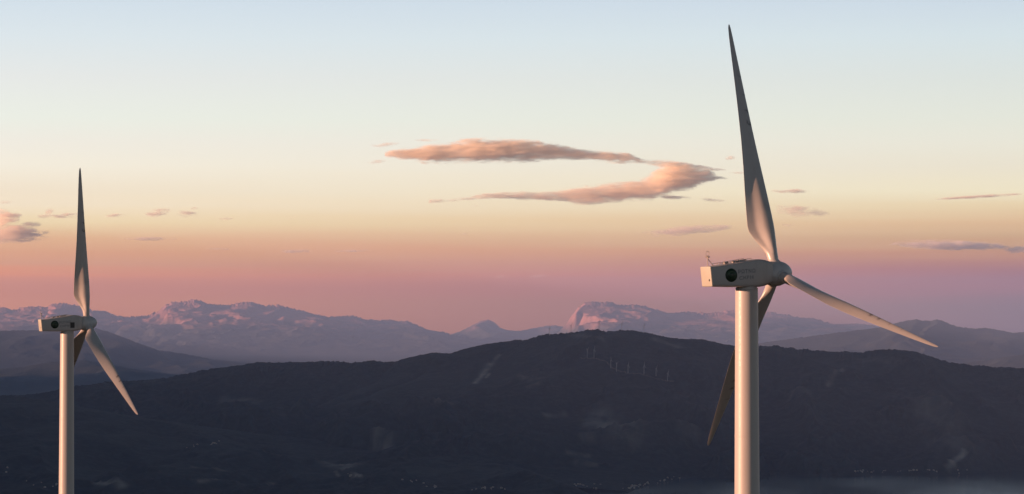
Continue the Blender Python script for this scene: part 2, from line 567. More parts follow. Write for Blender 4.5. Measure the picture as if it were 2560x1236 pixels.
# ------------------------------------------------------------------ turbine materials
def paint(name, base, stain=0.25, rough=0.42):
    t = Nodes(name)
    tc = t.n('ShaderNodeTexCoord').outputs['Object']
    a = t.noise(tc, 0.9, 6, 0.6, stretch=(1, 1, 0.22))
    b = t.noise(tc, 7.0, 5, 0.6)
    f = t.math('MULTIPLY', t.step(a, 0.52, 0.75), stain)
    col = t.mix(f, base, tuple(c * 0.55 for c in base))
    return t.surface(col, t.step(b, 0.3, 0.7, rough - 0.06, rough + 0.08), 0.45, bump=b, dist=0.004, strength=0.15)


M_tower = paint('white_tower_paint', (0.315, 0.31, 0.305), 0.15)
M_nacelle = paint('white_nacelle_gelcoat', (0.29, 0.285, 0.28), 0.30)
M_rear = paint('cream_cover_gelcoat', (0.31, 0.32, 0.285), 0.2)
M_spin = paint('grey_spinner_gelcoat', (0.33, 0.345, 0.355), 0.35)
M_dark = Nodes('dark_rubber_seal').surface((0.03, 0.03, 0.032), 0.7, 0.3)
M_steel = Nodes('galvanised_steel').surface((0.22, 0.21, 0.20), 0.5, 0.5)
M_green = None
t = Nodes('dark_green_decal')
tc = t.n('ShaderNodeTexCoord').outputs['Object']
M_green = t.surface(t.mix(t.step(t.noise(tc, 3.0, 4), 0.40, 0.62), (0.004, 0.016, 0.006), (0.008, 0.030, 0.012)), 0.5, 0.3)
M_ink = Nodes('grey_lettering_ink').surface((0.14, 0.145, 0.16), 0.6, 0.3)
M_ink2 = Nodes('worn_black_lettering_ink').surface((0.05, 0.05, 0.05), 0.6, 0.3)

# blade gelcoat with grime: smears by the leading edge at two thirds of the span, dirt towards the root
t = Nodes('white_blade_gelcoat')
tc = t.n('ShaderNodeTexCoord').outputs['Object']
sp = t.n('ShaderNodeSeparateXYZ')
t.put(sp.inputs[0], tc)
bx, by, bz = sp.outputs
n1 = t.noise(tc, 2.2, 5, 0.6, stretch=(2.2, 1, 0.5))
n2 = t.noise(tc, 5.0, 4, 0.6)
sm = None
for r0, w, k in ((15.6, 0.22, 1.0), (16.9, 0.16, 0.8), (18.6, 0.10, 0.45), (7.0, 0.5, 0.18), (20.5, 0.1, 0.4)):
    d = t.math('ABSOLUTE', t.math('SUBTRACT', t.math('ADD', bz, t.math('MULTIPLY', bx, 0.55)), r0))
    m = t.math('MULTIPLY', t.step(d, w * 0.3, w * 1.8, k, 0.0), t.step(n2, 0.36, 0.52))
    sm = m if sm is None else t.math('MAXIMUM', sm, m)
sm = t.math('MULTIPLY', sm, t.step(bx, -0.35, 0.15))
col = t.mix(t.math('MULTIPLY', t.step(n1, 0.5, 0.75), 0.22), (0.33, 0.325, 0.32), (0.22, 0.21, 0.20))
col = t.mix(sm, col, (0.05, 0.05, 0.055))
M_blade = t.surface(col, 0.34, 0.5, bump=n2, dist=0.003, strength=0.06)

# ------------------------------------------------------------------ turbine meshes
TH = 44.0          # tower top above the base
HUB_X, HUB_Z = 3.35, 1.33
BLADE_R = 26.0
CONE = 0.045


def blade_mesh(name):
    #    r     chord  t/c   axis  delta  round
    st = [(0.75, 1.06, 1.00, 0.50, 21, 1.0),
          (1.5, 1.06, 1.00, 0.50, 21, 1.0),
          (2.1, 1.14, 0.93, 0.47, 21, 0.85),
          (2.9, 1.58, 0.62, 0.37, 21, 0.45),
          (3.8, 2.18, 0.42, 0.30, 20, 0.15),
          (4.55, 2.60, 0.32, 0.27, 18, 0.04),
          (5.1, 2.68, 0.285, 0.265, 16.5, 0.0),
          (6.5, 2.55, 0.215, 0.27, 13, 0.0),
          (8.5, 2.32, 0.175, 0.275, 7.5, 0.0),
          (11.0, 2.02, 0.15, 0.28, -1, 0.0),
          (14.0, 1.66, 0.135, 0.285, -7.5, 0.0),
          (17.0, 1.32, 0.125, 0.29, -10, 0.0),
          (20.0, 1.00, 0.12, 0.30, -11.5, 0.0),
          (22.5, 0.74, 0.12, 0.31, -12, 0.0),
          (24.5, 0.52, 0.15, 0.33, -12, 0.0),
          (25.6, 0.34, 0.15, 0.36, -12, 0.0),
          (25.95, 0.16, 0.16, 0.42, -12, 0.0),
          (26.0, 0.05, 0.18, 0.45, -12, 0.0)]
    st = np.array(st, float)
    rr = np.unique(np.concatenate([st[:, 0], np.arange(1.5, 25.5, 0.45)]))
    n = 22
    th = np.linspace(0, 2 * np.pi, 2 * n, endpoint=False)
    rings = []
    for r in rr:
        ch, tc_, ax, de, rd = [np.interp(r, st[:, 0], st[:, i]) for i in range(1, 6)]
        c = (1 - np.cos(th)) / 2           # 0 at the leading edge, 1 at the trailing edge
        suction = th <= np.pi
        cc = np.clip(c, 1e-5, 1)
        yt = 5 * (0.2969 * np.sqrt(cc) - 0.1260 * cc - 0.3516 * cc ** 2 + 0.2843 * cc ** 3 - 0.1015 * cc ** 4)
        up = yt * 1.05
        hollow = 1 - 0.85 * np.clip((cc - 0.36) / 0.32, 0, 1) ** 1.3 * 1.0
        lo = -yt * np.clip(hollow, 0.10, 1)
        y = np.where(suction, up, lo) * tc_
        circ = np.sin(th) * 0.5
        y = y * (1 - rd) + circ * rd * tc_
        a = R(de)
        lx, ly = math.cos(a), -math.sin(a)          # towards the leading edge
        px_, py_ = -math.sin(a), -math.cos(a)       # pressure side
        ring = []
        for ci, yi in zip(c, y):
            u, w = (ax - ci) * ch, -yi * ch
            ring.append((lx * u + px_ * w, ly * u + py_ * w, r))
        rings.append(ring)
    return loft(name, rings)


def nacelle_mesh(name, x0=-4.42):
    #  x, half width, z bottom, z top, corner radius
    st = [(x0, 0.95, 0.02, 1.93, 0.20), (-3.5, 1.00, 0.0, 2.07, 0.24), (-2.0, 1.05, -0.02, 2.30, 0.26), (-0.6, 1.1, -0.03, 2.53, 0.28), (0.5, 1.14, -0.02, 2.70, 0.30), (0.95, 1.15, 0.0, 2.72, 0.34), (1.5, 1.15, 0.09, 2.67, 0.34), (2.0, 1.13, 0.24, 2.56, 0.36), (2.34, 1.09, 0.36, 2.46, 0.38), (2.40, 1.0, 0.45, 2.36, 0.38)]
    rings = []
    for x, hw, zb, zt, rc in st:
        ring = []
        for cx, cz, a0 in ((hw - rc, zt - rc, 0), (-(hw - rc), zt - rc, 90), (-(hw - rc), zb + rc, 180), (hw - rc, zb + rc, 270)):
            for k in range(6):
                a = R(a0 + 90 * k / 5)
                ring.append((x - 0.10 * ((cz - 1.0) if x < -4 else 0) * (1 if x < -4 else 0), cx + rc * math.cos(a), cz + rc * math.sin(a)))
        rings.append(ring)
    return sharp(loft(name, rings), 40)


def slab_x(name, x_bot, x_top, th, hw, zb, zt, rc):
    """a plate with rounded corners whose face looks along -x, leaning with height"""
    rings = []
    for dx, ins in ((0.0, 0.05), (-th * 0.5, 0.0), (-th * 0.85, 0.03), (-th, 0.10)):
        ring = []
        for cx, cz, a0 in ((hw - rc, zt - rc, 0), (-(hw - rc), zt - rc, 90), (-(hw - rc), zb + rc, 180), (hw - rc, zb + rc, 270)):
            for k in range(6):
                a = R(a0 + 90 * k / 5)
                z = cz + (rc - ins) * math.sin(a)
                f = (z - zb) / (zt - zb)
                ring.append((x_bot + (x_top - x_bot) * f + dx, cx + (rc - ins) * math.cos(a), z))
        rings.append(ring)
    return sharp(loft(name, rings), 40)


def text_mesh(name, body, size):
    cu = bpy.data.curves.new(name, 'FONT')
    cu.body = body
    cu.size = size
    cu.extrude = 0.004
    cu.offset = 0.012
    cu.space_character = 1.18
    ob = bpy.data.objects.new(name, cu)
    scene.collection.objects.link(ob)
    dg = bpy.context.evaluated_depsgraph_get()
    me = bpy.data.meshes.new_from_object(ob.evaluated_get(dg))
    me.name = name
    bpy.data.objects.remove(ob)
    bpy.data.curves.remove(cu)
    me.materials.clear()
    return me


ME = {}
prof = [(0.0, 1.36)]
for z in (14.6, 29.4):
    r = 1.36 + (1.11 - 1.36) * z / TH
    prof += [(z - 0.10, r + 0.002), (z - 0.09, r + 0.016), (z + 0.09, r + 0.016), (z + 0.10, r + 0.002)]
prof += [(TH - 0.45, 1.113), (TH - 0.3, 1.11)]
ME['tower'] = sharp(lathe('tower', prof, 72), 30)
ME['yaw_bearing'] = sharp(lathe('yaw_bearing', [(TH - 0.3, 1.05), (TH - 0.28, 1.10), (TH - 0.10, 1.10), (TH - 0.08, 1.02), (TH + 0.05, 1.02)], 48), 30)
ME['nacelle'] = nacelle_mesh('nacelle')
ME['rear_cover'] = slab_x('rear_cover', -4.30, -4.52, 0.20, 0.99, -0.01, 1.97, 0.16)
ME['blade'] = blade_mesh('blade')
ME['root_collar'] = sharp(lathe('root_collar', [(0.98, 0.54), (1.0, 0.66), (1.16, 0.66), (1.2, 0.62), (1.26, 0.60), (1.27, 0.53)], 40), 30)
ME['spinner'] = sharp(lathe('spinner', [(-0.98, 0.86), (-0.96, 1.02), (-0.62, 1.17), (-0.2, 1.25), (0.25, 1.24), (0.7, 1.13), (1.05, 0.97), (1.35, 0.75), (1.58, 0.50), (1.72, 0.25), (1.77, 0.02)], 56, 'x'), 40)
ME['main_bearing'] = lathe('main_bearing', [(-1.2, 0.78), (-0.95, 0.78)], 40, 'x')
bm = bmesh.new()
bm_tube(bm, (-4.42, 0, 1.80), (-4.42, 0, 3.02), 0.045)
bm_tube(bm, (-4.40, 0, 2.72), (-3.72, 0.0, 2.00), 0.035)
bm_tube(bm, (-4.42, -0.15, 2.80), (-4.42, 0.15, 2.80), 0.03)
ME['sensor_mast'] = bm_mesh('sensor_mast', bm)
bm = bmesh.new()
bmesh.ops.create_uvsphere(bm, u_segments=12, v_segments=8, radius=0.085, matrix=Matrix.Translation((0, 0, 0.07)))
for k in range(3):
    a = 2 * math.pi * k / 3
    bm_tube(bm, (0, 0, 0.10), (0.12 * math.cos(a), 0.12 * math.sin(a), 0.10), 0.018, 6)
    bmesh.ops.create_uvsphere(bm, u_segments=10, v_segments=6, radius=0.06, matrix=Matrix.Translation((0.12 * math.cos(a), 0.12 * math.sin(a), 0.10)))
ME['cup_anemometer'] = bm_mesh('cup_anemometer', bm)
bm = bmesh.new()
for k in range(16):
    a, b = 2 * math.pi * k / 16, 2 * math.pi * (k + 1) / 16
    bm_tube(bm, (0.19 * math.cos(a), 0, 0.21 + 0.25 * math.sin(a)), (0.19 * math.cos(b), 0, 0.21 + 0.25 * math.sin(b)), 0.022, 6)
ME['lightning_hoop'] = bm_mesh('lightning_hoop', bm)


def roof_z(x):
    return float(np.interp(x, [-4.42, -3.5, -2.0, -0.6, 0.5, 0.95, 1.5, 2.0], [1.93, 2.07, 2.30, 2.53, 2.70, 2.72, 2.66, 2.52]))


bm = bmesh.new()
xs = [-3.5, -2.9, -2.3, -1.7, -1.1, -0.5, 0.1]
for a, b in zip(xs[:-1], xs[1:]):
    bm_tube(bm, (a, 0, roof_z(a) + 0.17), (b, 0, roof_z(b) + 0.17), 0.022, 6)
for a in xs:
    bm_tube(bm, (a, 0, roof_z(a) - 0.05), (a, 0, roof_z(a) + 0.17), 0.02, 6)
ME['roof_rail'] = bm_mesh('roof_rail', bm)
bm = bmesh.new()
bm_box(bm, (0, 0, 0.05), (1.0, 0.9, 0.14))
bmesh.ops.bevel(bm, geom=bm.edges[:], offset=0.025, segments=2, affect='EDGES')
ME['roof_hatch'] = bm_mesh('roof_hatch', bm)
bm = bmesh.new()
bm_box(bm, (0, 0, 0.08), (0.42, 0.36, 0.22))
bmesh.ops.bevel(bm, geom=bm.edges[:], offset=0.03, segments=2, affect='EDGES')
ME['roof_cooler'] = bm_mesh('roof_cooler', bm)
ME['vent_hole'] = lathe('vent_hole', [(-0.02, 0.115), (0.02, 0.115)], 20, 'x')
ME['logo_disc'] = lathe('logo_disc', [(0.0, 0.66), (0.008, 0.66)], 48)
# the leaf-like swirl on the disc
sw = []
for k in range(25):
    a = R(-60 + 240 * k / 24)
    sw.append((0.42 * math.cos(a), 0.42 * math.sin(a)))
inner = [(0.34 * math.cos(R(-60 + 240 * k / 24)) + 0.05, 0.30 * math.sin(R(-60 + 240 * k / 24)) - 0.02) for k in range(25)]
v = [(x, y, 0.0) for x, y in sw] + [(x, y, 0.0) for x, y in inner] + [(x, y, 0.004) for x, y in sw] + [(x, y, 0.004) for x, y in inner]
fcs = []
for k in range(24):
    fcs += [(50 + k, 50 + k + 1, 75 + k + 1, 75 + k), (k, 25 + k, 26 + k, k + 1), (k, k + 1, 51 + k, 50 + k), (25 + k, 75 + k, 76 + k, 26 + k)]
ME['logo_swirl'] = mesh_from('logo_swirl', v, fcs, False)
ME['lettering_a'] = text_mesh('lettering', '\u03a1\u03a9\u03a4\u039d\u03a9', 0.50)
ME['lettering_b'] = text_mesh('lettering', 'C\u0416\u0412\u041c', 0.46)
bm = bmesh.new()
bm_box(bm, (0, 0, 0), (0.72, 0.92, 0.012))
for k in range(7):
    bm_box(bm, (0, -0.36 + 0.12 * k, 0.014), (0.66, 0.035, 0.02))
ME['dark_side_panel'] = bm_mesh('dark_side_panel', bm)  # dark slatted panel set where the nacelle side shows a dark patch

M_swirl = Nodes('faint_green_print').surface((0.012, 0.040, 0.016), 0.5, 0.3)


def turbine(loc, yaw, tilt, az, label, second):
    t = empty('wind_turbine', loc, yaw)
    tag(t, label, 'wind turbine', 'tall wind turbines on the near ridge')
    link('tower', ME['tower'], M_tower, t)
    link('yaw_bearing', ME['yaw_bearing'], M_nacelle, t)
    top = Matrix.Translation((0, 0, TH))
    n = link('nacelle', ME['nacelle'], M_nacelle, t)
    n.matrix_local = top

    def on(name, me, mat, m):
        o = link(name, me, mat, n)
        o.matrix_local = m
        return o
    T = Matrix.Translation
    on('rear_cover', ME['rear_cover'], M_rear, T((0, 0, 0)))
    on('vent_hole', ME['vent_hole'], M_dark, T((-4.565, -0.62, 0.62)))
    side = Matrix(((1, 0, 0, 0), (0, 0, -1, 0), (0, 1, 0, 0), (0, 0, 0, 1)))     # x stays, y becomes z, z looks to -y
    slope = math.atan(0.115)

    def decal(name, me, mat, x, z, off=0.004, roll=0.0):
        hw = float(np.interp(x, [-4.42, -3.5, -2.0, -0.6, 0.5, 0.95, 1.5], [0.95, 1.0, 1.05, 1.1, 1.14, 1.15, 1.14]))
        lean = Matrix.Rotation(-math.atan(0.035), 4, 'Z')
        return on(name, me, mat, T((x, -hw - off, z)) @ lean @ side @ Matrix.Rotation(roll, 4, 'Z'))
    decal('logo_disc', ME['logo_disc'], M_green, -2.35, 1.12)
    decal('logo_swirl', ME['logo_swirl'], M_swirl, -2.35, 1.12, 0.015)
    decal('lettering', ME['lettering_a'], M_ink, -1.60, 1.28, 0.002, R(4.0))
    decal('lettering', ME['lettering_b'], M_ink2 if second else M_ink, -1.46, 0.68, 0.002, R(4.0))
    if second:
        decal('dark_side_panel', ME['dark_side_panel'], M_dark, 0.62, 1.02, 0.004)
    on('roof_rail', ME['roof_rail'], M_steel, T((0, -0.72, 0)))
    on('roof_rail', ME['roof_rail'], M_steel, T((0, 0.72, 0)))
    on('roof_hatch', ME['roof_hatch'], M_nacelle, T((-0.75, 0, roof_z(-0.75))) @ Matrix.Rotation(-math.atan(0.16), 4, 'Y'))
    on('roof_cooler', ME['roof_cooler'], M_steel, T((-2.3, 0.1, roof_z(-2.3))) @ Matrix.Rotation(-math.atan(0.16), 4, 'Y'))
    on('roof_cooler', ME['roof_cooler'], M_steel, T((-1.6, -0.3, roof_z(-1.6))) @ Matrix.Rotation(-math.atan(0.16), 4, 'Y'))
    s = link('sensor_mast', ME['sensor_mast'], M_steel, t)
    s.matrix_local = top
    for name, m in (('cup_anemometer', T((-4.42, -0.15, 2.80))), ('cup_anemometer', T((-4.42, 0.15, 2.80))), ('lightning_hoop', T((-4.42, 0, 3.0)))):
        o = link(name, ME[name], M_steel, s)
        o.matrix_local = m
    hub = T((HUB_X, 0, TH + HUB_Z)) @ Matrix.Rotation(-tilt, 4, 'Y')
    for name, mat in (('spinner', M_spin), ('main_bearing', M_dark)):
        o = link(name, ME[name], mat, t)
        o.matrix_local = hub
    for k in range(3):
        m = hub @ Matrix.Rotation(az + k * 2 * math.pi / 3, 4, 'X') @ Matrix.Rotation(CONE, 4, 'Y')
        b = link('blade', ME['blade'], M_blade, t)
        b.matrix_local = m
        link('root_collar', ME['root_collar'], M_spin, b)
    return t


def base_for(hub_px, dist, yaw):
    s, k = ray(*hub_px)
    h = Vector((s * dist, dist, CAM_Z + k * dist))
    return Vector((h.x - HUB_X * math.cos(yaw), h.y - HUB_X * math.sin(yaw), h.z - HUB_Z - TH))


YA, YB = R(26.1), R(23.2)
base_a = base_for((1939.5, 684.5), 276.5, YA)
base_b = base_for((217.0, 808.6), 468.0, YB)
tur_a = turbine(base_a, YA, R(6.3), R(-13.9), 'big white wind turbine on the right with one blade reaching up past the long cloud', False)
tur_b = turbine(base_b, YB, R(6.6), R(4.9), 'smaller white wind turbine on the left, its upper blade nearly upright before the sunset sky', True)

# ------------------------------------------------------------------ the ridge that camera and turbines stand on
nx, nyy = 150, 170
gx = np.linspace(-420, 420, nx)
gy = np.concatenate([np.linspace(-260, 560, 120), np.linspace(570, 2600, 50)])
GX, GY = np.meshgrid(gx, gy, indexing='ij')
prof_y = np.interp(GY, [-260, -60, -10, 4, 30, 90, 180, 276, 468, 560, 800, 1400, 2600], [-12, -4, -1.9, -1.9, -7, -24, -37, base_a.z - CAM_Z, base_b.z - CAM_Z, -55, -130, -340, -760])
GZ = CAM_Z + prof_y + 1.3 * fbm(GX / 38, GY / 38, 5) * np.clip((GY - 12) / 60, 0.05, 1) - np.clip((np.abs(GX) - 140) / 280, 0, 1) ** 1.5 * 160
for b in (base_a, base_b):
    w = np.exp(-(np.hypot(GX - b.x, GY - b.y) / 14.0) ** 4)
    GZ = GZ * (1 - w) + (b.z + 0.02) * w
idx = np.arange(nx * nyy).reshape(nx, nyy)
fc = np.stack([idx[:-1, :-1], idx[1:, :-1], idx[1:, 1:], idx[:-1, 1:]], -1).reshape(-1, 4)
tag(link('near_ridge', mesh_from('near_ridge', np.stack([GX, GY, GZ], -1).reshape(-1, 3), [tuple(int(i) for i in f) for f in fc]), M_near), kind='structure')


# ------------------------------------------------------------------ the wind farm on the far hill
def far_turbine(p, yaw, az, label, group, scale=1.0):
    t = empty('wind_turbine', p, yaw)
    tag(t, label, 'wind turbine', group)
    t.scale = (scale,) * 3
    for name, mat, m in (('tower', M_tower, Matrix()), ('nacelle', M_nacelle, Matrix.Translation((0, 0, TH))), ('spinner', M_spin, Matrix.Translation((HUB_X, 0, TH + HUB_Z)))):
        o = link(name, ME[name], mat, t)
        o.matrix_local = m
    for k in range(3):
        b = link('blade', ME['blade'], M_blade, t)
        b.matrix_local = Matrix.Translation((HUB_X, 0, TH + HUB_Z)) @ Matrix.Rotation(az + k * 2 * math.pi / 3, 4, 'X')
    return t


def crest_point(px):
    s = ray(px, 840)[0]
    y = 17000.0
    return Vector((s * y, y - 30, MAIN.sample(s, y - 30) - 0.6))


for px, az, lab in ((1374, 5, 'leftmost tiny pale turbine on the crest of the dark hill'),
                    (1427, 40, 'tiny pale turbine on the dark hill crest below the steep face of the pink mountain'),
                    (1497, 20, 'tiny pale turbine in the dip of the dark hill crest, third from the left'),
                    (1554, 0, 'tiny pale turbine on the rounded second top of the dark hill crest'),
                    (1609, 30, 'rightmost tiny pale turbine on the dark hill crest')):
    far_turbine(crest_point(px), R(24 + px % 7), R(az), lab, 'tiny wind turbines along the hill crest')
slope_feet = []
for px, py, az, lab in ((1468, 897, 50, 'short pale turbine at the left end of the row on the dark slope'),
                        (1485, 896, 10, 'second tiny turbine from the left in the row on the dark slope'),
                        (1527, 923, -12, 'brightest tiny turbine of the row on the slope, one blade straight up'),
                        (1541, 930, 60, 'tiny turbine just right of the brightest one in the row on the slope'),
                        (1570, 934, 15, 'tiny turbine at the middle of the row, where the pale track levels out'),
                        (1610, 936, 0, 'tiny turbine above the bend of the pale track, third from the right end'),
                        (1640, 944, 35, 'last but one tiny turbine at the right end of the row on the slope'),
                        (1669, 957, 25, 'lowest tiny turbine, at the right end of the row on the slope')):
    p = hit(px, py)
    if p is None:
        continue
    slope_feet.append(p)
    far_turbine(p - Vector((0, 0, 0.6)), R(20 + px % 9), R(az), lab, 'tiny wind turbines in a row down the dark slope')

# the pale service track that joins them
t = Nodes('pale_gravel_track')
M_track = t.surface(t.mix(t.noise(t.n('ShaderNodeNewGeometry').outputs['Position'], 0.02, 4), (0.06, 0.056, 0.05), (0.11, 0.10, 0.09)), 0.95, 0.1)


def track(pix, width, name='dirt_road'):
    pts = []
    for (a, b), (c, d) in zip(pix[:-1], pix[1:]):
        for k in range(10):
            f = k / 10
            p = hit(a + (c - a) * f, b + (d - b) * f)
            if p is not None:
                pts.append(p)
    v, f = [], []
    for i, p in enumerate(pts):
        q = pts[min(i + 1, len(pts) - 1)] - pts[max(i - 1, 0)]
        nrm = Vector((-q.y, q.x, 0)).normalized() * width * (0.7 + 0.6 * random.random())
        for sgn in (-1, 1):
            w = p + nrm * sgn
            v.append((w.x, w.y, max(r.sample(w.x / w.y, w.y) for r in (MAIN, NEAR)) + 1.5))
        if i:
            f.append((2 * i - 2, 2 * i, 2 * i + 1, 2 * i - 1))
    tag(link(name, mesh_from(name, v, f), M_track), kind='structure')


track([(1452, 898), (1490, 899), (1515, 906), (1530, 922), (1548, 930), (1572, 936), (1600, 937), (1625, 943), (1650, 951), (1690, 958)], 4.5)

# ------------------------------------------------------------------ houses of the villages by the bay
HOUSE = []
M_walls = [Nodes('whitewashed_wall').surface((0.30, 0.295, 0.29), 0.8, 0.2), Nodes('cream_wall').surface((0.30, 0.28, 0.25), 0.8, 0.2)]
M_roofs = [Nodes('terracotta_roof').surface((0.24, 0.10, 0.06), 0.85, 0.2), Nodes('flat_concrete_roof').surface((0.34, 0.33, 0.31), 0.85, 0.2)]
for k, (w, d, h, gable) in enumerate(((10, 8, 6, 2.4), (13, 9, 7, 0.0), (9, 9, 4, 2.0), (16, 10, 9, 0.0))):
    if gable:
        v = [(-w / 2, -d / 2, -6), (w / 2, -d / 2, -6), (w / 2, d / 2, -6), (-w / 2, d / 2, -6), (-w / 2, -d / 2, h), (w / 2, -d / 2, h), (w / 2, d / 2, h), (-w / 2, d / 2, h), (-w / 2, 0, h + gable), (w / 2, 0, h + gable)]
        f = [(0, 1, 5, 4), (1, 2, 6, 9, 5), (2, 3, 7, 6), (3, 0, 4, 8, 7), (4, 5, 9, 8), (6, 7, 8, 9)]
        roof = (4, 5)
    else:
        v = [(-w / 2, -d / 2, -6), (w / 2, -d / 2, -6), (w / 2, d / 2, -6), (-w / 2, d / 2, -6), (-w / 2, -d / 2, h), (w / 2, -d / 2, h), (w / 2, d / 2, h), (-w / 2, d / 2, h), (-w / 4, -d / 4, h), (w / 4, -d / 4, h), (w / 4, d / 4, h), (-w / 4, d / 4, h), (-w / 4, -d / 4, h + 2), (w / 4, -d / 4, h + 2), (w / 4, d / 4, h + 2), (-w / 4, d / 4, h + 2)]
        f = [(0, 1, 5, 4), (1, 2, 6, 5), (2, 3, 7, 6), (3, 0, 4, 7), (4, 5, 9, 8), (5, 6, 10, 9), (6, 7, 11, 10), (7, 4, 8, 11), (8, 9, 13, 12), (9, 10, 14, 13), (10, 11, 15, 14), (11, 8, 12, 15), (12, 13, 14, 15)]
        roof = (4, 5, 6, 7, 12)
    me = mesh_from('house', v, f, False)
    me.materials.append(M_walls[k % 2])
    me.materials.append(M_roofs[0 if gable else 1])
    for i in roof:
        me.polygons[i].material_index = 1
    HOUSE.append(me)


def houses(n, a, b, spread, label, group, size=1.0):
    k = 0
    for _ in range(n * 4):
        if k >= n:
            break
        f = random.random()
        px = a[0] + (b[0] - a[0]) * f + random.gauss(0, spread[0])
        py = a[1] + (b[1] - a[1]) * f + random.gauss(0, spread[1])
        p = hit(px, py)
        if p is None or p.z < SEA + 2:
            continue
        o = link('house', random.choice(HOUSE), None)
        o.location = p
        o.rotation_euler = (0, 0, random.uniform(-0.5, 0.5))
        s = size * random.uniform(0.4, 0.8)
        o.scale = (s, s, s)
        tag(o, label, 'house', group)
        k += 1


houses(34, (1560, 1224), (1705, 1196), (6, 3), 'tiny pale house of the waterside village just left of the big tower', 'houses of the village left of the big tower')
houses(12, (1430, 1213), (1495, 1216), (8, 3), 'tiny pale house above the waterline between the village and the middle of the picture', 'houses above the waterline')
houses(12, (1170, 1222), (1265, 1224), (8, 3), 'tiny pale house at the bottom middle of the dark slope', 'houses at the bottom middle')
houses(10, (1010, 1204), (1095, 1218), (8, 4), 'tiny pale house on the dark lower slope left of the bay', 'houses left of the bay')
houses(26, (2140, 1181), (2440, 1180), (10, 1.5), 'tiny pale house strung along the far shore of the bay at right', 'houses along the far shore')
houses(10, (425, 1128), (545, 1108), (8, 3), 'tiny pale house of the hamlet right of the left tower, halfway up the dark slope', 'houses of the hillside hamlet')
houses(6, (866, 1190), (900, 1191), (4, 2), 'tiny pale house below the pale quarry patch on the dark slope', 'houses below the pale patch')
houses(10, (0, 1178), (115, 1224), (14, 6), 'tiny pale house scattered at the bottom left corner of the dark slope', 'houses in the bottom left corner', 0.9)


# ------------------------------------------------------------------ clouds
def cloud_shader(n, dens, color, aniso=0.2):
    v = n.n('ShaderNodeVolumePrincipled')
    v.inputs['Color'].default_value = tuple(color) + (1,)
    v.inputs['Anisotropy'].default_value = aniso
    n.put(v.inputs['Density'], dens)
    n.t.links.new(v.outputs[0], n.out.inputs['Volume'])
    try:
        n.m.cycles.volume_step_rate = 1.0
    except Exception:
        pass
    return n.m


